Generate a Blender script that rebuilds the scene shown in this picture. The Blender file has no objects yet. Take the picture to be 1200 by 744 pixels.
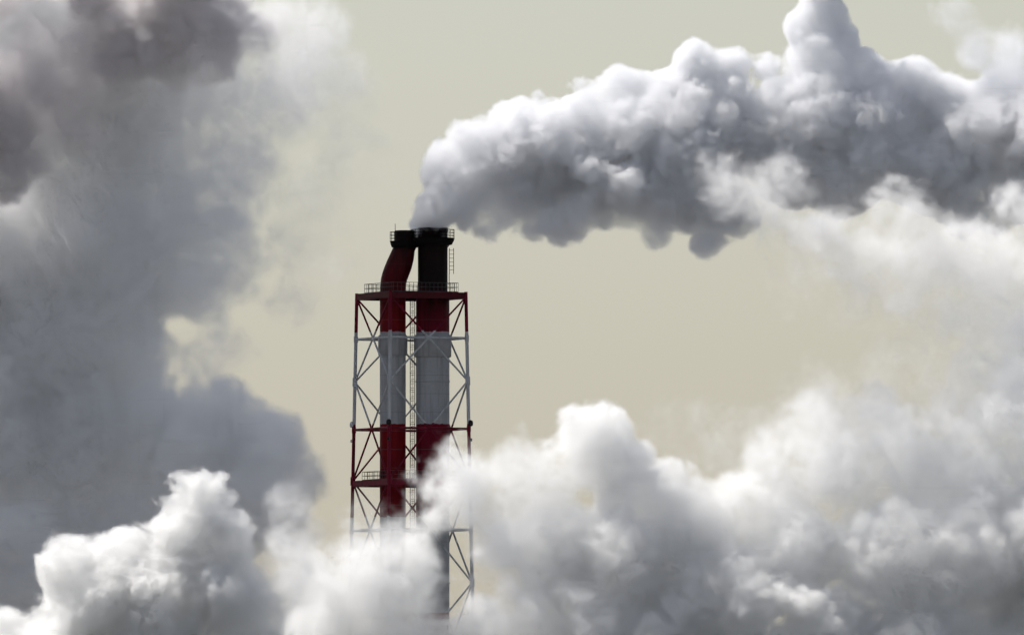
import bpy, bmesh, math, random, time
import numpy as np
from mathutils import Vector, Matrix

S = 0.12                       # metres per photograph pixel at the tower
D, HC, ZC = 2850.0, 15.0, 117.4
R = math.radians
sc = bpy.context.scene
col = sc.collection

# ------------------------------------------------------------------ camera
cam_d = bpy.data.cameras.new('camera')
cam = bpy.data.objects.new('camera', cam_d)
col.objects.link(cam)
sc.camera = cam
PITCH = math.atan2(ZC - HC, D)
RANGE = math.hypot(D, ZC - HC)
cam.location = (0, -D, HC)
cam.rotation_euler = (math.pi / 2 + PITCH, 0, 0)
cam_d.sensor_width = 36
cam_d.lens = 36 * RANGE / (1200 * S)
cam_d.clip_start, cam_d.clip_end = 1.0, 200000

# ------------------------------------------------------------------ sky, sun, exposure
SUN_EL, SUN_AZ = 57.0, -68.0           # azimuth from +Y (away from the camera), negative = left
world = bpy.data.worlds.new('World')
sc.world = world
world.use_nodes = True
wn = world.node_tree
sky = wn.nodes.new('ShaderNodeTexSky')
sky.sky_type = 'NISHITA'
sky.sun_disc = False
sky.sun_elevation = R(SUN_EL)
sky.sun_rotation = R(SUN_AZ)
sky.dust_density = 1.3
# smoggy air: the whole sky a little greyer and warmer than clean air
hsv = wn.nodes.new('ShaderNodeHueSaturation')
hsv.inputs['Saturation'].default_value = 0.7
tint = wn.nodes.new('ShaderNodeMix')
tint.data_type, tint.blend_type = 'RGBA', 'MULTIPLY'
tint.inputs[0].default_value = 1.0
tint.inputs[7].default_value = (0.938, 0.884, 0.842, 1)
wn.links.new(sky.outputs[0], hsv.inputs['Color'])
wn.links.new(hsv.outputs[0], tint.inputs[6])
wn.links.new(tint.outputs[2], wn.nodes['Background'].inputs[0])
wn.nodes['Background'].inputs[1].default_value = 0.123

sun_d = bpy.data.lights.new('sun', 'SUN')
sun = bpy.data.objects.new('sun', sun_d)
col.objects.link(sun)
sun_d.energy = 5.0
sun_d.angle = R(0.5)
sun_d.color = (1.0, 0.96, 0.90)
to_sun = Vector((math.sin(R(SUN_AZ)) * math.cos(R(SUN_EL)), math.cos(R(SUN_AZ)) * math.cos(R(SUN_EL)), math.sin(R(SUN_EL))))
sun.rotation_euler = to_sun.to_track_quat('Z', 'Y').to_euler()
sun.location = to_sun * 400 + Vector((0, 0, ZC))

vs = sc.view_settings
vs.view_transform, vs.look, vs.gamma, vs.use_curve_mapping = 'Standard', 'None', 1.0, False
vs.exposure = 0.2
cy = sc.cycles
cy.use_denoising = True
cy.use_adaptive_sampling = True
cy.adaptive_threshold = 0.05
cy.adaptive_min_samples = 16
cy.max_bounces = 14
cy.diffuse_bounces = 2
cy.volume_bounces = 8
cy.volume_step_rate = 2.0
cy.volume_max_steps = 512
cy.time_limit = 1000


def ray(px, py):
    f = (1200 * S) / RANGE / 1200
    d = Vector(((px - 600) * f, (372 - py) * f, -1))
    return Matrix.Rotation(math.pi / 2 + PITCH, 3, 'X') @ d


def at(px, py, Y=0.0):
    """world point seen at photograph pixel (px, py) on the upright plane y = Y metres"""
    d = ray(px, py)
    return Vector((0, -D, HC)) + d * ((Y + D) / d.y)


def zof(py):
    return at(600, py).z


# ------------------------------------------------------------------ helpers
def tag(o, label=None, cat=None, group=None, kind=None):
    for k, v in (('label', label), ('category', cat), ('group', group), ('kind', kind)):
        if v:
            o[k] = v
    return o


def thing(name, loc, label, cat, group=None):
    o = bpy.data.objects.new(name, None)
    col.objects.link(o)
    o.location = loc
    return tag(o, label, cat, group)


def world_of(o):
    m = Matrix.Translation(o.location)
    return m


def child(name, me, mat, parent, M=None):
    """object whose mesh is placed by world matrix M, under a parent that is only translated"""
    if mat is not None and not me.materials:
        me.materials.append(mat)
    o = bpy.data.objects.new(name, me)
    col.objects.link(o)
    M = M or Matrix.Identity(4)
    if parent is not None:
        root = Vector((0, 0, 0))
        p = parent
        base = Matrix.Identity(4)
        chain = []
        while p is not None:
            chain.append(p)
            p = p.parent
        for q in reversed(chain):
            base = base @ q.matrix_basis
        o.parent = parent
        M = base.inverted() @ M
    o.matrix_basis = M
    return o


def mesh_from(bm, smooth=True):
    me = bpy.data.meshes.new('mesh')
    bm.normal_update()
    bm.to_mesh(me)
    bm.free()
    if smooth:
        for p in me.polygons:
            p.use_smooth = len(p.vertices) == 4
    return me


def cyl_mesh(n=12):
    bm = bmesh.new()
    bmesh.ops.create_cone(bm, cap_ends=True, segments=n, radius1=1, radius2=1, depth=1)
    return mesh_from(bm)


def box_mesh():
    bm = bmesh.new()
    bmesh.ops.create_cube(bm, size=1)
    bmesh.ops.bevel(bm, geom=bm.edges[:], offset=0.03, segments=1, affect='EDGES')
    return mesh_from(bm, False)


def between(a, b, r, r2=None):
    """matrix that lays a unit cylinder (axis z) from a to b with radius r"""
    a, b = Vector(a), Vector(b)
    v = b - a
    q = v.to_track_quat('Z', 'Y').to_matrix().to_4x4()
    return Matrix.Translation((a + b) / 2) @ q @ Matrix.Diagonal((r, r2 or r, v.length, 1))


def beam_between(a, b, w, h):
    """matrix for a unit box: length along a-b, width w across, height h upright"""
    a, b = Vector(a), Vector(b)
    v = b - a
    x = v.normalized()
    y = Vector((0, 0, 1)).cross(x).normalized()
    z = x.cross(y)
    m = Matrix((x, y, z)).transposed().to_4x4()
    return Matrix.Translation((a + b) / 2) @ m @ Matrix.Diagonal((v.length, w, h, 1))


def lathe(profile, n=64):
    """profile: [(r, z)], open; revolved round z"""
    bm = bmesh.new()
    rings = []
    for r, z in profile:
        rings.append([bm.verts.new((r * math.cos(2 * math.pi * k / n), r * math.sin(2 * math.pi * k / n), z)) for k in range(n)])
    for a, b in zip(rings, rings[1:]):
        for k in range(n):
            bm.faces.new((a[k], a[(k + 1) % n], b[(k + 1) % n], b[k]))
    return mesh_from(bm)


def sweep(path, n=48):
    """path: [(centre Vector, radius)]: rings stay level across a gently leaning pipe"""
    bm = bmesh.new()
    rings = []
    for i, (c, r) in enumerate(path):
        t = (path[min(i + 1, len(path) - 1)][0] - path[max(i - 1, 0)][0])
        t = t.normalized() if t.length > 1e-6 else Vector((0, 0, 1))
        x = Vector((0, 1, 0)).cross(t)
        x = x.normalized()
        y = t.cross(x)
        rings.append([bm.verts.new(c + (x * math.cos(2 * math.pi * k / n) + y * math.sin(2 * math.pi * k / n)) * r) for k in range(n)])
    for a, b in zip(rings, rings[1:]):
        for k in range(n):
            bm.faces.new((a[k], a[(k + 1) % n], b[(k + 1) % n], b[k]))
    return mesh_from(bm)


# ------------------------------------------------------------------ materials
def nodes_of(name):
    m = bpy.data.materials.new(name)
    m.use_nodes = True
    nt = m.node_tree
    return m, nt, nt.nodes['Principled BSDF']


def N(nt, kind, **kw):
    n = nt.nodes.new(kind)
    for k, v in kw.items():
        if k.startswith('i_'):
            key = k[2:]
            key = int(key) if key.isdigit() else key.replace('_', ' ')
            n.inputs[key].default_value = v
        else:
            setattr(n, k, v)
    return n


def math_n(nt, op, a, b=None, c=None):
    n = nt.nodes.new('ShaderNodeMath')
    n.operation = op
    for k, v in enumerate((a, b, c)):
        if v is None:
            continue
        if isinstance(v, (int, float)):
            n.inputs[k].default_value = v
        else:
            nt.links.new(v, n.inputs[k])
    return n.outputs[0]


def mix_col(nt, fac, a, b):
    n = nt.nodes.new('ShaderNodeMix')
    n.data_type = 'RGBA'
    for sock, v in ((n.inputs[0], fac), (n.inputs[6], a), (n.inputs[7], b)):
        if isinstance(v, (int, float)):
            sock.default_value = v
        elif isinstance(v, tuple):
            sock.default_value = (*v, 1)
        else:
            nt.links.new(v, sock)
    return n.outputs[2]


BANDS = [zof(389), zof(497), zof(606), zof(718), zof(828)]    # red above the first, then white, red, white, red


def banded_paint(name, red, white, soot_depth, rough=0.55, seams=True):
    """aviation bands painted by height, with streaks, worn edges and flue soot below the mouth"""
    m, nt, bsdf = nodes_of(name)
    geo = N(nt, 'ShaderNodeNewGeometry')
    sep = N(nt, 'ShaderNodeSeparateXYZ')
    nt.links.new(geo.outputs['Position'], sep.inputs[0])
    z = sep.outputs[2]
    edge = N(nt, 'ShaderNodeTexNoise', i_Scale=1.6, i_Detail=4.0)
    nt.links.new(geo.outputs['Position'], edge.inputs['Vector'])
    zz = math_n(nt, 'ADD', z, math_n(nt, 'MULTIPLY', math_n(nt, 'SUBTRACT', edge.outputs[0], 0.5), 0.35))
    # alternate red / white by counting the boundaries above
    cnt = None
    for b in BANDS:
        g = math_n(nt, 'LESS_THAN', zz, b)
        cnt = g if cnt is None else math_n(nt, 'ADD', cnt, g)
    is_white = math_n(nt, 'MODULO', cnt, 2.0)
    # vertical streaks and patches
    mp = N(nt, 'ShaderNodeMapping')
    mp.inputs['Scale'].default_value = (1.6, 1.6, 0.12)
    nt.links.new(geo.outputs['Position'], mp.inputs[0])
    st = N(nt, 'ShaderNodeTexNoise', i_Scale=1.0, i_Detail=6.0, i_Roughness=0.6)
    nt.links.new(mp.outputs[0], st.inputs['Vector'])
    pa = N(nt, 'ShaderNodeTexNoise', i_Scale=0.55, i_Detail=5.0, i_Roughness=0.65)
    nt.links.new(geo.outputs['Position'], pa.inputs['Vector'])
    base = mix_col(nt, is_white, red, white)
    dirty = mix_col(nt, is_white, tuple(c * 0.45 for c in red), tuple(c * 0.55 for c in white))
    rampS = N(nt, 'ShaderNodeMapRange', i_1=0.45, i_2=0.75)
    nt.links.new(st.outputs[0], rampS.inputs[0])
    rampP = N(nt, 'ShaderNodeMapRange', i_1=0.5, i_2=0.8)
    nt.links.new(pa.outputs[0], rampP.inputs[0])
    d = math_n(nt, 'MAXIMUM', math_n(nt, 'MULTIPLY', rampS.outputs[0], 0.85), math_n(nt, 'MULTIPLY', rampP.outputs[0], 0.7))
    c1 = mix_col(nt, d, base, dirty)
    seam = math_n(nt, 'LESS_THAN', math_n(nt, 'FRACT', math_n(nt, 'MULTIPLY', math_n(nt, 'ADD', z, math_n(nt, 'MULTIPLY', edge.outputs[0], 0.02)), 1 / 2.6)), 0.03)
    c1 = mix_col(nt, math_n(nt, 'MULTIPLY', seam, 0.35), c1, tuple(0.35 * c for c in white) if seams else c1)
    # soot that settles on the red head of the stack, ragged at its lower edge
    so = N(nt, 'ShaderNodeMapRange', i_1=zof(392), i_2=zof(392) + soot_depth, i_3=0.0, i_4=1.0)
    nt.links.new(math_n(nt, 'ADD', z, math_n(nt, 'MULTIPLY', math_n(nt, 'SUBTRACT', st.outputs[0], 0.5), 5.0)), so.inputs[0])
    c2 = mix_col(nt, math_n(nt, 'MULTIPLY', so.outputs[0], 0.97), c1, (0.004, 0.003, 0.003))
    nt.links.new(c2, bsdf.inputs['Base Color'])
    bsdf.inputs['Roughness'].default_value = rough
    bsdf.inputs['Specular IOR Level'].default_value = 0.08
    bmp = N(nt, 'ShaderNodeBump', i_Strength=0.25, i_Distance=0.03)
    nt.links.new(pa.outputs[0], bmp.inputs['Height'])
    nt.links.new(bmp.outputs[0], bsdf.inputs['Normal'])
    return m


def dark_steel(name, colr, rough=0.6):
    m, nt, bsdf = nodes_of(name)
    geo = N(nt, 'ShaderNodeNewGeometry')
    pa = N(nt, 'ShaderNodeTexNoise', i_Scale=2.0, i_Detail=4.0)
    nt.links.new(geo.outputs['Position'], pa.inputs['Vector'])
    c = mix_col(nt, pa.outputs[0], tuple(x * 0.5 for x in colr), tuple(x * 1.5 for x in colr))
    nt.links.new(c, bsdf.inputs['Base Color'])
    bsdf.inputs['Roughness'].default_value = rough
    bsdf.inputs['Specular IOR Level'].default_value = 0.12
    return m


RED, WHITE = (0.115, 0.0025, 0.012), (0.29, 0.292, 0.3)
paint_flue = banded_paint('banded_flue_paint', RED, WHITE, 7.0)
paint_bent = banded_paint('banded_bent_flue_paint', (0.14, 0.003, 0.006), WHITE, 14.0)
paint_steel = banded_paint('banded_lattice_paint', (0.12, 0.006, 0.018), (0.36, 0.365, 0.375), 60.0, seams=False)
steel_red = dark_steel('red_platform_steel', (0.05, 0.004, 0.007))
steel_dark = dark_steel('sooty_gallery_steel', (0.005, 0.004, 0.004), 0.9)
steel_grey = dark_steel('grey_ladder_steel', (0.06, 0.057, 0.055))
lamp_dark = dark_steel('lamp_housing', (0.015, 0.012, 0.012), 0.4)
lamp_pale = dark_steel('lamp_housing_pale', (0.40, 0.40, 0.41), 0.4)

# ------------------------------------------------------------------ ground
gm, nt, bsdf = nodes_of('industrial_ground')
geo = N(nt, 'ShaderNodeNewGeometry')
g1 = N(nt, 'ShaderNodeTexNoise', i_Scale=0.004, i_Detail=8.0)
nt.links.new(geo.outputs['Position'], g1.inputs['Vector'])
nt.links.new(mix_col(nt, g1.outputs[0], (0.035, 0.036, 0.034), (0.11, 0.105, 0.095)), bsdf.inputs['Base Color'])
bsdf.inputs['Roughness'].default_value = 0.9
bm = bmesh.new()
bmesh.ops.create_circle(bm, cap_ends=True, segments=64, radius=60000)
ground = child('ground', mesh_from(bm, False), gm, None)
tag(ground, 'dark industrial ground far below the smoke', 'ground', kind='structure')

# ------------------------------------------------------------------ lattice tower
CX = 482.0
CORNERS = [(-24, -64), (64, -24), (24, 64), (-64, 24)]       # front, right, back, left (px, depth px)


def spread(py):
    return 1 + 0.114 * (py - 345) / 338


def corner(k, py):
    f = spread(py)
    dx, dy = CORNERS[k % 4]
    p = at(CX, py, 0)
    return Vector((p.x + dx * f * S, dy * f * S, p.z))


def mid(k, py):
    return (corner(k, py) + corner(k + 1, py)) / 2


UNIT = {}


def unit(kind, mat):
    key = (kind, mat.name)
    if key not in UNIT:
        UNIT[key] = {'cyl': cyl_mesh, 'rod': lambda: cyl_mesh(6), 'box': box_mesh}[kind]()
        UNIT[key].materials.append(mat)
    return UNIT[key]


base_pt = at(CX, 345, 0)
tower = thing('lattice_tower', (base_pt.x, 0, 0),
              'red and white braced steel lattice tower standing round the two flues', 'tower')
PYG = 372 + (at(600, 372).z) / S * 1.0
for k in range(4):
    a = corner(k, 343)
    b = corner(k, 1349)
    b.z = 0
    # taper continues in a straight line to the ground
    child('leg', unit('cyl', paint_steel), None, tower, between(b, a, 2.05 * S))
LEG_NODES = [349, 447, 563, 683, 805]
RINGS = [397, 503, 621, 743]
for i, py in enumerate(RINGS):
    for k in range(4):
        child('ring_beam', unit('cyl', paint_steel), None, tower, between(corner(k, py), corner(k + 1, py), 1.4 * S))
        for ln in (LEG_NODES[i], LEG_NODES[i + 1]):
            for kk in (k, k + 1):
                m_ = mid(k, py)
                c_ = corner(kk, ln)
                child('brace', unit('cyl', paint_steel), None, tower, between(c_, m_ + (c_ - m_).normalized() * 0.12, 1.12 * S))
        # gusset plate at the middle of each ring beam
        d = (corner(k + 1, py) - corner(k, py)).normalized()
        mm = mid(k, py)
        child('gusset_plate', unit('box', paint_steel), None, tower, beam_between(mm - d * 0.45, mm + d * 0.45, 0.10, 0.62))
        # haunches where the ring beam meets the leg
    for k in range(4):
        c_ = corner(k, py)
        child('leg_collar', unit('cyl', paint_steel), None, tower, between(c_ - Vector((0, 0, 0.42)), c_ + Vector((0, 0, 0.42)), 2.5 * S))
for ln in LEG_NODES[1:]:
    for k in range(4):
        c_ = corner(k, ln)
        child('leg_joint', unit('cyl', paint_steel), None, tower, between(corner(k, ln + 5), corner(k, ln - 5), 2.9 * S))


def platform(py, depth, inset, rail_h, gap, mat):
    """square walkway round the flues: four edge beams, a deck, rails and posts"""
    z = corner(0, py).z
    cs = [corner(k, py) for k in range(4)]
    cen = sum(cs, Vector()) / 4
    out = [cen + (c - cen) * 1.03 for c in cs]
    inn = [cen + (c - cen) * 0.42 for c in cs]
    bm = bmesh.new()
    lo = [bm.verts.new((p.x, p.y, z + 0.06)) for p in out]
    li = [bm.verts.new((p.x, p.y, z + 0.06)) for p in inn]
    ho = [bm.verts.new((p.x, p.y, z + 0.16)) for p in out]
    hi = [bm.verts.new((p.x, p.y, z + 0.16)) for p in inn]
    for k in range(4):
        j = (k + 1) % 4
        bm.faces.new((lo[k], li[k], li[j], lo[j]))
        bm.faces.new((ho[k], ho[j], hi[j], hi[k]))
        bm.faces.new((lo[k], lo[j], ho[j], ho[k]))
        bm.faces.new((li[k], hi[k], hi[j], li[j]))
    deck = child('platform', mesh_from(bm, False), mat, tower)
    for k in range(4):
        d = (cs[(k + 1) % 4] - cs[k]).normalized() * 0.25
        v = Vector((0, 0, -depth / 2 + 0.055))
        child('edge_beam', unit('box', mat), None, deck, beam_between(cs[k] + d + v, cs[(k + 1) % 4] - d + v, 0.35, depth))
    rp = [cen + (c - cen) * inset for c in cs]
    for k in range(4):
        a, b = rp[k], rp[(k + 1) % 4]
        n = max(2, round((b - a).length / gap))
        for h in (rail_h, rail_h * 0.55):
            v = Vector((0, 0, h + 0.15))
            child('handrail', unit('rod', steel_grey), None, deck, between(a + v, b + v, 0.035))
        v = Vector((0, 0, 0.24))
        child('toe_board', unit('box', steel_grey), None, deck, beam_between(a + v, b + v, 0.03, 0.15))
        for q in range(n):
            p = a.lerp(b, q / n)
            child('railing_post', unit('rod', steel_grey), None, deck, between(p + Vector((0, 0, 0.12)), p + Vector((0, 0, rail_h + 0.18)), 0.035))
    return deck


platform(345, 0.8, 0.86, 1.35, 0.62, steel_red)
platform(564, 0.75, 0.84, 1.25, 0.85, paint_steel)

# obstruction lamps on the ring at the white / red change
for k, mat in ((0, lamp_dark), (1, lamp_dark), (3, lamp_pale), (2, lamp_dark)):
    c = corner(k, 496)
    outw = (Vector((c.x, c.y, 0)) - Vector((base_pt.x, 0, 0))).normalized()
    p = c + outw * 0.28
    lamp = child('warning_lamp', lathe([(0.05, -0.42), (0.30, -0.40), (0.36, -0.25), (0.36, 0.0), (0.33, 0.18), (0.22, 0.32), (0.05, 0.38)], 20),
                 mat, tower, Matrix.Translation(p))
    child('bracket', unit('box', mat), None, lamp, beam_between(c + Vector((0, 0, -0.45)), p + outw * 0.25 + Vector((0, 0, -0.45)), 0.18, 0.08))
    q = corner(k, 516) + outw * 0.22
    child('junction_box', unit('box', mat), None, tower, beam_between(q - outw * 0.2, q + outw * 0.2, 0.35, 0.42))


def ladder(name, parent, x0, x1, y, py_top, py_bot, step_px, mat, cage=None, rung_r=0.03):
    """rails, rungs and cage hoops of a caged access ladder"""
    zt, zb = zof(py_top), zof(py_bot)
    me = unit('rod', mat)
    lad = child(name, me, None, parent, between((x0, y, zb), (x0, y, zt), 0.05))
    child('rail', me, None, lad, between((x1, y, zb), (x1, y, zt), 0.05))
    n = int((zt - zb) / (step_px * S))
    hoop = None
    for q in range(n):
        z = zt - (q + 0.5) * step_px * S
        child('rung', me, None, lad, between((x0, y, z), (x1, y, z), rung_r))
    if cage:
        bm = bmesh.new()
        w = (x1 - x0) / 2 + cage
        for j in range(9):
            pass
        pts = [Vector((w * math.cos(math.pi * j / 8), -w * 1.4 * math.sin(math.pi * j / 8), 0)) for j in range(9)]
        for a, b in zip(pts, pts[1:]):
            mtx = between(a, b, 0.03)
            bmesh.ops.create_cone(bm, cap_ends=True, segments=6, radius1=1, radius2=1, depth=1, matrix=mtx)
        hm = mesh_from(bm)
        hm.materials.append(mat)
        cx = (x0 + x1) / 2
        for q in range(0, n, 2):
            z = zt - (q + 1.0) * step_px * S
            child('cage_hoop', hm, None, lad, Matrix.Translation((cx, y, z)))
        for j in (0, 2, 4, 6, 8):
            p = pts[j] + Vector((cx, y, 0))
            child('cage_strap', me, None, lad, between((p.x, p.y, zb), (p.x, p.y, zt), 0.025))
    return lad


xl0, xl1 = at(481.3, 400).x, at(485.4, 400).x
ladder('access_ladder', tower, xl0, xl1, 0.3, 352, 800, 5.0, steel_grey, cage=0.12)

# ------------------------------------------------------------------ straight flue
FX = at(507.1, 345).x
flue = thing('chimney_flue', (FX, 0, 0), 'thick straight soot blackened flue on the right with smoke pouring out', 'chimney', 'twin chimney flues')
z0 = zof(267)
r1, r2 = 17.4 * S, 19.6 * S
child('shell', lathe([(r2, 0), (r2, zof(352)), (r1, zof(344)), (r1, z0 - 0.55), (r1 + 0.06, z0 - 0.5), (r1 + 0.06, z0 - 0.05), (r1, z0),
                      (r1 - 0.2, z0), (r1 - 0.2, z0 - 9)], 72), paint_flue, flue, Matrix.Translation((FX, 0, 0)))
for pyc in (393,):
    child('guide_collar', lathe([(r2, zof(419)), (r2 + 0.26, zof(418)), (r2 + 0.28, zof(394)), (r2, zof(392))], 64), paint_flue, flue, Matrix.Translation((FX, 0, 0)))
for pyc in (447, 563, 621, 683):
    child('stiffener_ring', lathe([(r2 - .01, zof(pyc) - 0.12), (r2 + 0.07, zof(pyc) - 0.1), (r2 + 0.07, zof(pyc) + 0.1), (r2 - .01, zof(pyc) + 0.12)], 64), paint_flue, flue, Matrix.Translation((FX, 0, 0)))


def gallery(parent, cx, cy, r_in, r_out, py_deck, rail_h, skirt, mat, nposts=20, nbr=10):
    z = zof(py_deck)
    M = Matrix.Translation((cx, cy, 0))
    g = child('gallery', lathe([(r_in - 0.02, z - 0.08), (r_out, z - 0.08), (r_out, z + 0.06), (r_in - 0.02, z + 0.06)], 48), mat, parent, M)
    child('skirt', lathe([(r_in - 0.02, z - skirt), (r_in + (r_out - r_in) * 0.62, z - skirt + 0.12), (r_out - 0.05, z - 0.25), (r_out - 0.05, z - 0.085)], 48), mat, g, M)
    for h in (rail_h, rail_h * 0.66, rail_h * 0.33):
        bm = bmesh.new()
        n = 40
        pts = [Vector((r_out * 0.985 * math.cos(2 * math.pi * j / n), r_out * 0.985 * math.sin(2 * math.pi * j / n), z + h)) for j in range(n)]
        for j in range(n):
            bmesh.ops.create_cone(bm, cap_ends=False, segments=6, radius1=1, radius2=1, depth=1, matrix=between(pts[j], pts[(j + 1) % n], 0.035))
        child('handrail', mesh_from(bm), mat, g, M)
    for j in range(nposts):
        t = 2 * math.pi * j / nposts
        p = Vector((cx + r_out * 0.985 * math.cos(t), cy + r_out * 0.985 * math.sin(t), z))
        child('railing_post', unit('rod', mat), None, g, between(p + Vector((0, 0, 0.04)), p + Vector((0, 0, rail_h + 0.04)), 0.04))
    for j in range(nbr):
        t = 2 * math.pi * (j + 0.5) / nbr
        u = Vector((math.cos(t), math.sin(t), 0))
        c = Vector((cx, cy, z))
        child('bracket', unit('rod', mat), None, g, between(c + u * (r_in - 0.02) + Vector((0, 0, -skirt - 0.35)), c + u * (r_out - 0.05) + Vector((0, 0, -0.1)), 0.06))
    return g


gallery(flue, FX, 0, r1 + 0.005, 25.6 * S, 279.5, 1.22, 1.0, steel_dark)
ladder('outer_ladder', flue, at(526.6, 300).x, at(531.6, 300).x, 0.0, 291, 321, 4.6, steel_dark)
xr = at(526.4, 330).x
child('conduit', unit('rod', steel_dark), None, flue, between((xr, 0, zof(344)), (xr, 0, zof(320)), 0.05))

# ------------------------------------------------------------------ bent flue
BX = at(460.3, 400).x
bent = thing('chimney_flue', (BX, 0, 0), 'thinner red flue on the left with a cranked top leaning against the other', 'chimney', 'twin chimney flues')
path = [(at(460.3, 1340), 15.2), (at(460.3, 700), 15.2), (at(460.3, 500), 15.2), (at(460.3, 400), 15.2), (at(460.3, 348), 15.2), (at(460.5, 338), 15.2), (at(461.2, 330), 15.2), (at(462.6, 324), 15.2), (at(465.2, 317), 15.2), (at(468.0, 310), 15.1), (at(471.1, 301), 14.2), (at(473.2, 293), 13.0), (at(474.3, 286), 12.2), (at(474.5, 277), 12.0), (at(474.5, 270.5), 12.0)]
path = [(Vector((p.x, 0, max(p.z, 0))), r * S) for p, r in path]
path += [(path[-1][0].copy(), 10.6 * S), (path[-1][0] - Vector((0, 0, 1.5)), 10.6 * S)]
bm_me = sweep(path[:-2])
child('shell', bm_me, paint_bent, bent)
tp = path[-3][0]
child('mouth_lining', lathe([(12.0 * S, 0), (11.2 * S, 0.03), (10.4 * S, 0), (10.4 * S, -3.0)], 48), steel_dark, bent, Matrix.Translation(tp))
child('guide_collar', lathe([(15.2 * S, zof(417)), (17.1 * S, zof(416)), (17.3 * S, zof(394)), (15.2 * S, zof(392))], 48), paint_bent, bent, Matrix.Translation((BX, 0, 0)))
gallery(bent, tp.x, 0, 12.1 * S, 17.6 * S, 283.0, 1.3, 0.95, steel_dark, 16, 8)
rx = at(463.2, 280).x
child('lightning_rod', unit('rod', steel_dark), None, bent, between((rx, -1.9, zof(284)), (rx, -1.9, zof(263)), 0.045))


# ------------------------------------------------------------------ smoke and steam
def lattice_noise(shape, cells, rng):
    """smooth value noise in [-1, 1]: a small random lattice, cubic-eased along each axis"""
    g = rng.uniform(-1, 1, [c + 2 for c in cells]).astype(np.float32)
    for ax in range(3):
        t = np.linspace(0, cells[ax], shape[ax], dtype=np.float32)
        i = np.minimum(t.astype(int), cells[ax])
        f = t - i
        f = f * f * (3 - 2 * f)
        sh = [1, 1, 1]
        sh[ax] = shape[ax]
        f = f.reshape(sh)
        g = np.take(g, i, axis=ax) * (1 - f) + np.take(g, i + 1, axis=ax) * f
    return g


def resize(a, shape):
    for ax in range(3):
        t = np.linspace(0, a.shape[ax] - 1, shape[ax], dtype=np.float32)
        i = np.minimum(t.astype(int), a.shape[ax] - 2)
        f = t - i
        sh = [1, 1, 1]
        sh[ax] = shape[ax]
        f = f.reshape(sh)
        a = np.take(a, i, axis=ax) * (1 - f) + np.take(a, i + 1, axis=ax) * f
    return a.astype(np.float32)


def smoke_material(name, colr, aniso, density):
    m = bpy.data.materials.new(name)
    m.use_nodes = True
    nt = m.node_tree
    nt.nodes.remove(nt.nodes['Principled BSDF'])
    out = nt.nodes['Material Output']
    pv = N(nt, 'ShaderNodeVolumePrincipled')
    pv.inputs['Color'].default_value = (*colr, 1)
    pv.inputs['Anisotropy'].default_value = aniso
    pv.inputs['Density'].default_value = density
    pv.inputs['Density Attribute'].default_value = 'density'
    nt.links.new(pv.outputs[0], out.inputs['Volume'])
    m.cycles.volume_sampling = 'DISTANCE'
    return m


VOX = []
CLOUDS = []
T0 = time.time()


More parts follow.
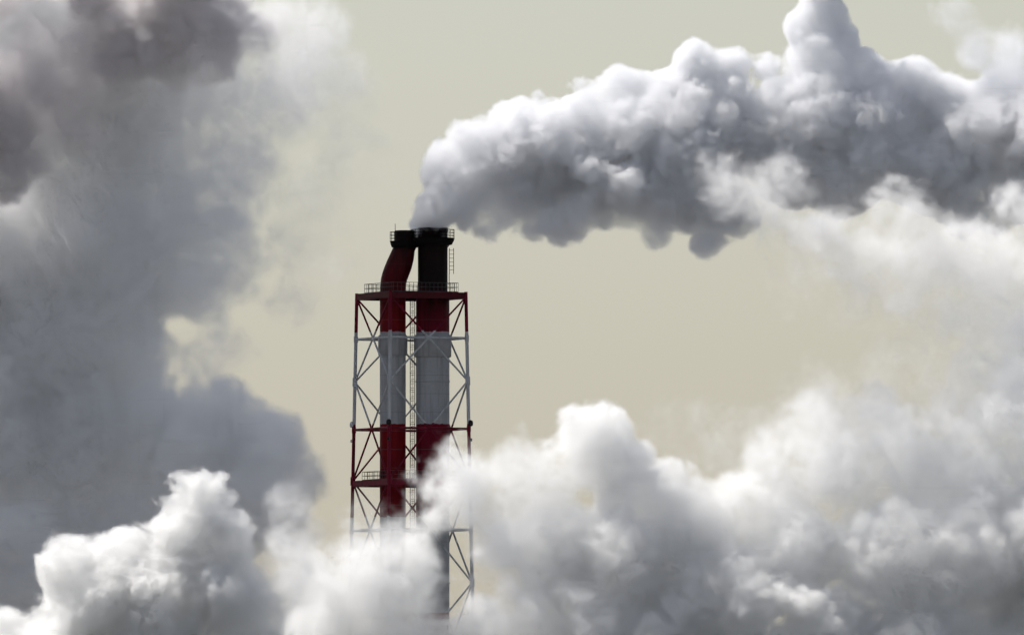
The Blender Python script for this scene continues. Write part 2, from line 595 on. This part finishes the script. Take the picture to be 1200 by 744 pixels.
def billow(P, F, ST, SO, LU, seed, lump, lump_size, erode, fine, wisp):
    """density at the points P near a cloud's surface: Voronoi billows and eroded wisps added to the
    distance F, evaluated once with geometry nodes on a throw-away point mesh"""
    me = bpy.data.meshes.new('points')
    me.vertices.add(len(P))
    me.vertices.foreach_set('co', P.ravel())
    for key, arr in (('field', F), ('strength', ST), ('softness', SO), ('lumpy', LU)):
        me.attributes.new(key, 'FLOAT', 'POINT').data.foreach_set('value', np.ascontiguousarray(arr, np.float32))
    ng = bpy.data.node_groups.new('billow', 'GeometryNodeTree')
    ng.interface.new_socket('Geometry', in_out='INPUT', socket_type='NodeSocketGeometry')
    ng.interface.new_socket('Geometry', in_out='OUTPUT', socket_type='NodeSocketGeometry')
    gi, go = ng.nodes.new('NodeGroupInput'), ng.nodes.new('NodeGroupOutput')
    L = ng.links.new
    pos = ng.nodes.new('GeometryNodeInputPosition').outputs[0]

    def sample(key):
        na = ng.nodes.new('GeometryNodeInputNamedAttribute')
        na.data_type = 'FLOAT'
        na.inputs[0].default_value = key
        return na.outputs[0]

    field, stren, soft = sample('field'), sample('strength'), sample('softness')
    lumpy = sample('lumpy')
    # world-placed, warped coordinates for the billows
    wp = ng.nodes.new('ShaderNodeVectorMath')
    wp.operation = 'ADD'
    L(pos, wp.inputs[0])
    wp.inputs[1].default_value = (seed * 37.3, seed * 11.9, seed * 5.1)
    wn_ = N(ng, 'ShaderNodeTexNoise', i_Scale=0.16, i_Detail=1.0)
    L(wp.outputs[0], wn_.inputs['Vector'])
    sv = ng.nodes.new('ShaderNodeVectorMath')
    sv.operation = 'MULTIPLY_ADD'
    L(wn_.outputs['Color'], sv.inputs[0])
    sv.inputs[1].default_value = (4.5, 4.5, 4.5)
    L(wp.outputs[0], sv.inputs[2])
    total = field
    for a, s_ in zip(lump, lump_size):
        v = N(ng, 'ShaderNodeTexVoronoi', i_Scale=1.0 / s_)
        v.feature = 'F1'
        L(sv.outputs[0], v.inputs['Vector'])
        dd = math_n(ng, 'MULTIPLY', v.outputs['Distance'], v.outputs['Distance'])
        total = math_n(ng, 'MULTIPLY_ADD', math_n(ng, 'MULTIPLY_ADD', dd, -a * 1.6, a * 0.55), lumpy, total)
    # wisps: eroded where the smoke is soft
    en = N(ng, 'ShaderNodeTexNoise', i_Scale=0.22, i_Detail=4.0, i_Roughness=0.62)
    L(sv.outputs[0], en.inputs['Vector'])
    e = math_n(ng, 'MULTIPLY', math_n(ng, 'SUBTRACT', en.outputs[0], 0.5), math_n(ng, 'MULTIPLY', soft, erode))
    total = math_n(ng, 'ADD', total, e)
    fn = N(ng, 'ShaderNodeTexNoise', i_Scale=0.55, i_Detail=3.0, i_Roughness=0.65)
    L(sv.outputs[0], fn.inputs['Vector'])
    total = math_n(ng, 'ADD', total, math_n(ng, 'MULTIPLY', math_n(ng, 'MULTIPLY', math_n(ng, 'SUBTRACT', fn.outputs[0], 0.5), fine), math_n(ng, 'MINIMUM', math_n(ng, 'MULTIPLY', lumpy, 1.4), 1.0)))
    mr = ng.nodes.new('ShaderNodeMapRange')
    mr.interpolation_type = 'SMOOTHSTEP'
    L(total, mr.inputs[0])
    mr.inputs[1].default_value = 0.0
    L(soft, mr.inputs[2])
    dens = math_n(ng, 'MULTIPLY', mr.outputs[0], stren)
    wr = N(ng, 'ShaderNodeMapRange', i_1=0.34, i_2=0.66, i_3=1.0 - wisp, i_4=1.0 + wisp)
    L(fn.outputs[0], wr.inputs[0])
    dens = math_n(ng, 'MULTIPLY', dens, wr.outputs[0])
    sa = ng.nodes.new('GeometryNodeStoreNamedAttribute')
    sa.data_type, sa.domain = 'FLOAT', 'POINT'
    L(gi.outputs[0], sa.inputs['Geometry'])
    sa.inputs['Name'].default_value = 'density_values'
    L(dens, sa.inputs['Value'])
    L(sa.outputs[0], go.inputs[0])
    o = bpy.data.objects.new('points', me)
    col.objects.link(o)
    o.modifiers.new('billow', 'NODES').node_group = ng
    ev = o.evaluated_get(bpy.context.evaluated_depsgraph_get())
    res = np.empty(len(P), np.float32)
    ev.data.attributes['density_values'].data.foreach_get('value', res)
    bpy.data.objects.remove(o)
    bpy.data.meshes.remove(me)
    bpy.data.node_groups.remove(ng)
    return res


def smoke(name, label, blobs, mat, h=0.4, seed=1, lump=(1.6, 0.8, 0.4), lump_size=(6.0, 2.8, 1.3), warp=1.0, erode=1.0, pad=4.0, fine=2.0, folds=0.7, wisp=0.85, join=2.2, Y0=0.0, holes=()):
    """A cloud as a voxel field. blobs: (px, py, radius px, depth px[, strength, softness m, vertical squash]).
    numpy joins the blobs into a distance field; geometry nodes add the billows and turn it into density."""
    rng = np.random.default_rng(seed)
    B = []
    for b in blobs:
        b = tuple(b) + (1.0, 1.2, 1.0)[len(b) - 4:] if len(b) < 7 else b
        px, py, r, dp, st, so, sq = b
        Y = Y0 + dp * S
        c = at(px, py, Y)
        B.append((c.x, c.y, c.z, r * S, st, so, sq))
    B = np.array(B, np.float64)
    reach = B[:, 3] + sum(lump) * 0.7 + pad
    lo = (B[:, :3] - reach[:, None]).min(0)
    hi = (B[:, :3] + reach[:, None]).max(0)
    n = np.ceil((hi - lo) / h).astype(int) + 1
    hi = lo + (n - 1) * h
    nc = np.maximum(4, n // 3)
    ax = [np.linspace(lo[k], hi[k], nc[k], dtype=np.float32) for k in range(3)]
    X, Yg, Z = np.meshgrid(*ax, indexing='ij')
    cells = np.maximum(1, ((hi - lo) / 7.0).astype(int))
    X = X + warp * lattice_noise(nc, cells, rng)
    Yg = Yg + warp * lattice_noise(nc, cells, rng)
    Z = Z + warp * lattice_noise(nc, cells, rng)
    F = np.full(nc, -50, np.float32)
    W = np.full(nc, 1e-6, np.float32)
    ST = np.zeros(nc, np.float32)
    SO = np.zeros(nc, np.float32)
    LU = np.zeros(nc, np.float32)
    kk = join
    for cx, cyy, cz, r, st, so, sq in B:
        dist = np.sqrt((X - cx) ** 2 + (Yg - cyy) ** 2 + ((Z - cz) / sq) ** 2)
        d = (r - dist).astype(np.float32)
        hh = np.maximum(kk - np.abs(F - d), 0) / kk
        F = np.maximum(F, d) + hh * hh * kk / 4
        w = np.exp(np.clip(d / 2.0, -12, 6))
        W += w
        ST += w * st
        SO += w * so
        LU += w * min(1.0, r / (38 * S))
    for (px, py, r, dp, dep) in holes:
        c = at(px, py, Y0 + dp * S)
        dist = np.sqrt((X - c.x) ** 2 + ((Yg - c.y) / dep) ** 2 + (Z - c.z) ** 2)
        F = np.minimum(F, (dist - r * S).astype(np.float32) * 0.8)
    ST = (ST + 1e-6) / W
    # folds of thicker and thinner smoke inside
    vary = 0.6 * lattice_noise(nc, np.maximum(2, ((hi - lo) / 5.0).astype(int)), rng) + 0.4 * lattice_noise(nc, np.maximum(2, ((hi - lo) / 2.4).astype(int)), rng)
    ST = ST * np.maximum(0.12, 1 + 1.5 * folds * vary)
    SO = (SO + 1e-6 * 1.0) / W
    LU = (LU + 1e-6) / W * np.clip(0.8 + 1.1 * lattice_noise(nc, np.maximum(2, ((hi - lo) / 6.5).astype(int)), rng), 0.35, 1.35)
    full = tuple(int(v) for v in n)
    F, ST, SO, LU = (resize(q, full) for q in (F, ST, SO, LU))
    up = sum(lump) * 0.55 + fine * 0.3 + SO * erode * 0.35
    down = sum(lump) * 0.9 + fine * 0.3 + SO * (1 + erode * 0.35)
    dens = np.where(F > down, ST, 0).astype(np.float32)
    act = np.nonzero((F > -up) & (F <= down))
    P = np.stack([lo[k] + act[k] * h for k in range(3)], 1).astype(np.float32)
    dens[act] = billow(P, F[act], ST[act], SO[act], LU[act], seed, lump, lump_size, erode, fine, wisp)
    cnt = dens.size
    VOX.append((name, cnt, len(P), round(time.time() - T0, 1)))
    me = bpy.data.meshes.new(name)
    me.vertices.add(cnt)
    me.attributes.new('density_values', 'FLOAT', 'POINT').data.foreach_set('value', dens.ravel())
    me.materials.append(mat)
    o = bpy.data.objects.new(name, me)
    CLOUDS.append(o)
    o.location = lo
    tag(o, label, 'smoke', kind='stuff')

    ng = bpy.data.node_groups.new(name + '_field', 'GeometryNodeTree')
    ng.interface.new_socket('Geometry', in_out='INPUT', socket_type='NodeSocketGeometry')
    ng.interface.new_socket('Geometry', in_out='OUTPUT', socket_type='NodeSocketGeometry')
    gi, go = ng.nodes.new('NodeGroupInput'), ng.nodes.new('NodeGroupOutput')
    L = ng.links.new
    pos = ng.nodes.new('GeometryNodeInputPosition').outputs[0]
    sep = ng.nodes.new('ShaderNodeSeparateXYZ')
    L(pos, sep.inputs[0])
    ii = []
    for k in range(3):
        f2i = ng.nodes.new('FunctionNodeFloatToInt')
        f2i.rounding_mode = 'ROUND'
        L(math_n(ng, 'MULTIPLY', sep.outputs[k], 1.0 / h), f2i.inputs[0])
        ii.append(f2i.outputs[0])
    idx = ii[0]
    for k in (1, 2):
        im = ng.nodes.new('FunctionNodeIntegerMath')
        im.operation = 'MULTIPLY_ADD'
        L(idx, im.inputs[0])
        im.inputs[1].default_value = full[k]
        L(ii[k], im.inputs[2])
        idx = im.outputs[0]

    def sample(key):
        na = ng.nodes.new('GeometryNodeInputNamedAttribute')
        na.data_type = 'FLOAT'
        na.inputs[0].default_value = key
        si = ng.nodes.new('GeometryNodeSampleIndex')
        si.data_type, si.domain, si.clamp = 'FLOAT', 'POINT', True
        L(gi.outputs[0], si.inputs['Geometry'])
        L(na.outputs[0], si.inputs['Value'])
        L(idx, si.inputs['Index'])
        return si.outputs[0]

    dens = sample('density_values')
    vc = ng.nodes.new('GeometryNodeVolumeCube')
    L(dens, vc.inputs['Density'])
    vc.inputs['Min'].default_value = (0, 0, 0)
    vc.inputs['Max'].default_value = tuple((np.array(full) - 1) * h)
    for key, v in zip(('Resolution X', 'Resolution Y', 'Resolution Z'), full):
        vc.inputs[key].default_value = v
    sm = ng.nodes.new('GeometryNodeSetMaterial')
    sm.inputs['Material'].default_value = mat
    L(vc.outputs[0], sm.inputs[0])
    L(sm.outputs[0], go.inputs[0])
    o.modifiers.new('smoke', 'NODES').node_group = ng
    return o


m_plume = smoke_material('plume_smoke', (0.958, 0.963, 0.977), 0.3, 0.66)
m_steam = smoke_material('white_steam', (0.998, 0.998, 0.996), 0.35, 0.52)
m_puff = smoke_material('dense_white_steam', (0.993, 0.993, 0.99), 0.35, 0.7)
m_grey = smoke_material('grey_steam', (0.993, 0.993, 0.996), 0.25, 0.33)
m_dark = smoke_material('brown_smoke', (0.875, 0.856, 0.862), 0.2, 0.62)

plume = [(507, 270, 18, 0), (507, 264, 19, 0), (506, 256, 20, 0), (508, 247, 22, 0), (512, 236, 24, 0), (526, 236, 24, 0), (514, 222, 24, 2), (530, 222, 26, 0), (514, 205, 20, 3), (518, 210, 25, 0), (530, 243, 19, -3), (556, 252, 20, -6), (590, 246, 24, -8), (650, 258, 22, -12), (530, 188, 27, 5), (540, 222, 28, -5), (545, 168, 24, 5),
         (560, 185, 42, 0), (572, 228, 32, 5), (600, 175, 46, 5), (610, 222, 34, -5), (618, 148, 32, 0), (645, 185, 58, 5), (642, 254, 27, -12), (660, 145, 32, 0), (574, 260, 15, -8), (622, 258, 18, -8), (545, 250, 11, -5),
         (690, 145, 46, 10), (690, 205, 48, 0), (672, 252, 25, -15), (720, 106, 30, 5), (735, 160, 60, 10), (740, 225, 44, -5), (765, 272, 23, -15), (772, 112, 32, 10), (713, 245, 22, -10), (690, 112, 18, 5), (595, 140, 16, 3), (640, 122, 16, 3),
         (785, 165, 58, 10), (795, 232, 42, 0), (815, 82, 30, 10), (835, 140, 58, 12), (838, 228, 50, 5), (852, 82, 25, 15), (826, 280, 22, -10), (862, 258, 26, -5), (797, 262, 14, -10), (745, 95, 16, 8),
         (880, 165, 56, 15), (897, 84, 15, 10), (925, 150, 58, 15), (930, 205, 46, 10), (944, 40, 26, 15), (962, 75, 44, 15), (966, 8, 28, 15), (962, -30, 30, 15), (985, 40, 22, 15),
         (975, 130, 66, 15), (985, 208, 50, 10), (1012, 78, 24, 15), (1040, 105, 40, 20), (1040, 165, 66, 15), (1066, 85, 28, 20), (1090, 195, 58, 15), (1105, 112, 36, 20),
         (1140, 150, 66, 20), (1132, 245, 34, 5), (1175, 100, 42, 25), (1190, 205, 58, 15), (1170, 225, 44, 15), (1140, 55, 34, 25, .14, 2.5), (1112, 20, 30, 25, .09, 2.5), (1180, 55, 34, 25, .16, 2.5),
         (1240, 150, 80, 25), (1300, 170, 85, 25)]
plume = [b if len(b) > 4 else b + ((1.6, 0.4) if b[0] < 530 else (1.1, 0.35) if b[1] < 150 else (0.9, 1.2) if b[1] > 240 else (0.9, 0.7) if b[0] > 900 else (1.0, 0.45)) for b in plume]
smoke('plume_smoke', 'dense grey white smoke plume streaming right from the straight flue', plume, m_plume, h=0.24, seed=3, lump=(2.1, 1.2, 0.7, 0.42), lump_size=(7.0, 3.4, 1.6, 0.85), erode=1.4, fine=1.5, wisp=0.5, join=1.1, pad=2.0)

veil = [(850, 515, 54, 20, .12, 6), (785, 505, 44, 20, .08, 6), (965, 470, 54, 20, .16, 6), (900, 505, 46, 20, .12, 6), (1030, 440, 50, 20, .14, 6), (845, 205, 34, 0, 0.68, 4), (880, 225, 36, 0, 0.75, 4), (920, 212, 32, 0, 0.60, 4), (910, 250, 38, 0, 0.45, 4), (960, 280, 48, 20, 0.45, 5), (1010, 295, 56, 20, 0.42, 5), (1080, 295, 62, 20, 0.42, 5), (1045, 240, 32, 0, 0.60, 4), (1065, 255, 38, 0, 0.60, 4), (1150, 310, 66, 20, 0.42, 5),
        (1195, 380, 66, 20, 0.42, 5), (1130, 380, 60, 20, 0.30, 6), (1070, 345, 56, 20, 0.22, 6), (1240, 300, 70, 20, 0.45, 5), (1185, 245, 32, 0, 0.60, 4), (1200, 440, 60, 20, 0.38, 5), (1130, 450, 60, 20, 0.30, 6), (1060, 430, 50, 20, 0.15, 6), (1000, 345, 46, 20, 0.12, 6), (940, 330, 40, 20, 0.09, 6)]
smoke('veil_smoke', 'thin pale steam drifting under the plume at the right', veil, m_steam, h=0.36, seed=8, lump=(0.9, 0.6, 0.3), lump_size=(5, 2.6, 1.3), erode=2.8, Y0=-52)

low = [(690, 526, 50, 0, 1, 1), (672, 498, 26, 0), (715, 500, 26, 0), (640, 556, 42, 0, .8, 1.5), (745, 570, 50, 0), (596, 555, 50, 0, .4, 3), (612, 508, 28, 0, .3, 3), (550, 572, 40, 0, .4, 3.5), (590, 630, 50, 0, .5, 3), (645, 640, 64, 0), (735, 660, 74, 0),
       (790, 580, 36, -20), (815, 615, 50, -10), (868, 592, 40, -10), (905, 580, 28, 0, .7, 2), (850, 700, 70, -25), (930, 640, 60, 0, .8, 1.5), (985, 545, 60, 30, .5, 3), (1060, 525, 70, 30, .45, 3), (952, 510, 48, 30, .4, 3), (908, 545, 44, 20, .4, 3), (1015, 480, 42, 30, .35, 3), (1100, 710, 64, -20, .8, 2), (1130, 550, 70, 30, .4, 3),
       (1050, 640, 74, 0, .7, 2), (1150, 650, 84, 0, .7, 2), (1195, 490, 66, 30, .4, 3), (620, 730, 60, -30, .7, 2), (545, 755, 44, -20, .4, 3.5), (690, 740, 54, -40), (770, 770, 70, -30), (700, 800, 80, 0), (850, 800, 80, 0), (960, 740, 60, -30), (1000, 800, 90, 0), (1060, 750, 56, -30), (1150, 790, 90, -10), (1250, 640, 100, 10)]
smoke('low_smoke', 'billowing white steam bank in front of the tower at lower right', low, m_steam, h=0.36, seed=5, lump=(2.2, 1.3, 0.6, 0.3), lump_size=(8.5, 4.0, 1.9, 0.9), erode=1.6, fine=2.2, pad=2.5, Y0=-62)

mist = [(395, 700, 62, 0, 0.75, 4.5), (440, 690, 58, 0, 0.90, 4.5), (470, 695, 52, 0, 0.98, 4.5), (482, 650, 38, 0, 0.98, 4), (425, 650, 42, 0, 0.83, 4.5), (455, 635, 40, 0, 0.83, 4.5), (410, 610, 28, 0, 0.38, 5), (512, 575, 34, 0, 1.12, 4), (535, 545, 32, 0, 0.90, 4), (380, 740, 64, 0, 0.90, 4.5),
        (450, 760, 60, 0, 0.90, 4.5), (362, 660, 50, 0, 0.60, 5), (500, 612, 30, 0, 1.05, 4), (548, 575, 42, 0, 0.98, 4), (572, 610, 30, 0, 0.75, 4.5), (560, 735, 46, 0, 0.90, 4.5), (515, 735, 40, 0, 0.90, 4.5), (578, 655, 30, 0, 0.52, 5), (350, 600, 30, 0, 0.22, 5)]
smoke('mist_smoke', 'thin drifting steam veiling the lower part of the tower', mist, m_steam, h=0.36, seed=12, lump=(1.4, 0.9, 0.4), lump_size=(6, 2.8, 1.3), erode=2.4, Y0=-62, holes=[(536, 640, 17, 0, 8.0), (541, 670, 18, 0, 8.0)])

puff = [(220, 580, 25, 0), (240, 574, 24, 0), (262, 625, 38, 0), (215, 635, 42, 0), (150, 655, 38, 0), (85, 662, 36, 0), (110, 705, 54, 0), (185, 705, 56, 0), (265, 695, 50, 0), (305, 715, 40, 0, .5, 2),
        (8, 742, 30, 0), (60, 775, 60, 0), (180, 780, 70, 0), (290, 780, 60, 0), (340, 635, 34, 10, .2, 3.5), (342, 590, 30, 10, .16, 3.5), (345, 680, 40, 10, .3, 3.5)]
puff = [b if len(b) > 4 else b + (1.0, 0.9) for b in puff]
smoke('puff_smoke', 'bright white cauliflower steam puff at the lower left', puff, m_puff, h=0.25, seed=21, lump=(1.6, 1.2, 0.75, 0.4), lump_size=(5.5, 2.7, 1.3, 0.65), fine=2.0, pad=2.0, Y0=-90)

grey = [(75, 185, 50, 0), (35, 230, 60, 0), (215, 200, 50, 0), (0, 570, 60, 0), (20, 560, 60, 0), (110, 560, 60, 0), (308, 525, 52, -80, 1.6, 1.6), (322, 500, 34, -80, 1.6, 1.6), (265, 492, 40, -80, 1.6, 1.6), (300, 585, 62, -80, 1.6, 1.6), (240, 545, 60, -70, 1.4, 1.6), (352, 560, 36, -80, .4, 3.5), (-180, 380, 130, 0), (-200, 560, 140, 0), (-120, 680, 120, -30), (-200, 200, 120, 10), (40, 720, 60, 0), (-40, 640, 70, -60), (110, 650, 70, 0), (170, 500, 70, 0), (90, 500, 90, 0), (60, 400, 100, 0), (120, 350, 84, 0), (150, 420, 56, 0), (215, 325, 56, 0), (255, 270, 50, 0), (290, 310, 42, 0, .7, 2.5), (310, 345, 32, 0, .4, 3), (255, 365, 34, 0, .8, 2),  # unseen blobs far left of the frame are added to shade the visible cloud
        (170, 250, 80, 0), (280, 190, 56, 10, .5, 3), (335, 110, 60, 10, .45, 3), (370, 45, 54, 10, .45, 3), (320, 40, 46, 10, .45, 3), (290, 110, 52, 10, .6, 3), (395, 100, 46, 10, .3, 4), (90, 290, 100, 0), (0, 300, 100, 0), (25, 625, 46, -80), (0, 680, 54, -80), (60, 600, 60, 0), (160, 600, 70, 10),
        (0, 480, 100, 0), (-60, 400, 110, 0), (405, 150, 40, 10, .2, 5), (435, 165, 34, 10, .16, 5), (395, 205, 40, 10, .14, 5), (150, 140, 84, 20), (60, 90, 100, 20), (220, 110, 60, 20, .7, 2.5), (240, 40, 70, 20, .7, 2.5), (120, 20, 90, 20), (0, 0, 90, 20), (220, 670, 80, 20), (335, 620, 46, 10, .4, 4), (240, 430, 36, 0, .2, 4), (270, 400, 38, 0, .16, 4), (340, 290, 40, 10, .18, 4), (362, 225, 50, 10, .12, 5), (380, 300, 40, 10, .08, 5), (340, 350, 36, 10, .12, 5)]
grey = [b if len(b) > 4 else b + (1.0, 1.5) for b in grey]
smoke('grey_smoke', 'huge smooth grey steam cloud filling the left side behind the white puff', grey, m_grey, h=0.44, seed=31, lump=(2.5, 1.5, 0.7, 0.35), lump_size=(9.5, 4.5, 2.1, 1.1), erode=1.6, fine=2.0, folds=0.4, pad=2.5, Y0=4)

dark = [(0, 140, 50, 0), (25, 95, 40, 0), (0, 200, 44, 0), (40, 190, 24, 0), (72, 155, 32, 5, .6, 2.5), (108, 160, 30, 5, .5, 2.5), (160, 45, 50, 0), (235, 35, 50, 0), (120, 70, 36, 0, .8, 2), (270, 15, 34, 0), (115, 5, 40, 0), (200, -20, 60, 0),
        (-12, 5, 38, 0), (40, 60, 34, 5, .35, 3), (95, 110, 40, 5, .55, 3), (80, 60, 34, 5, .4, 3), (145, 90, 30, 5, .7, 2), (-50, 120, 70, 0), (40, -50, 50, 0), (258, 72, 32, 5, .5, 2.5), (205, 80, 32, 5, .5, 2.5), (60, 120, 36, 5, .6, 3), (300, 40, 26, 5, .3, 3)]
dark = [b if len(b) > 4 else b + (1.0, 1.6) for b in dark]
smoke('dark_smoke', 'dark brownish grey smoke hanging in the upper left corner', dark, m_dark, h=0.34, seed=41, lump=(1.7, 1.1, 0.6, 0.3), lump_size=(6, 3.0, 1.5, 0.8), erode=2.0, fine=1.6, pad=2.5, Y0=-10)

for o in CLOUDS:          # linked last, so that each voxel field is evaluated only when it is rendered
    col.objects.link(o)
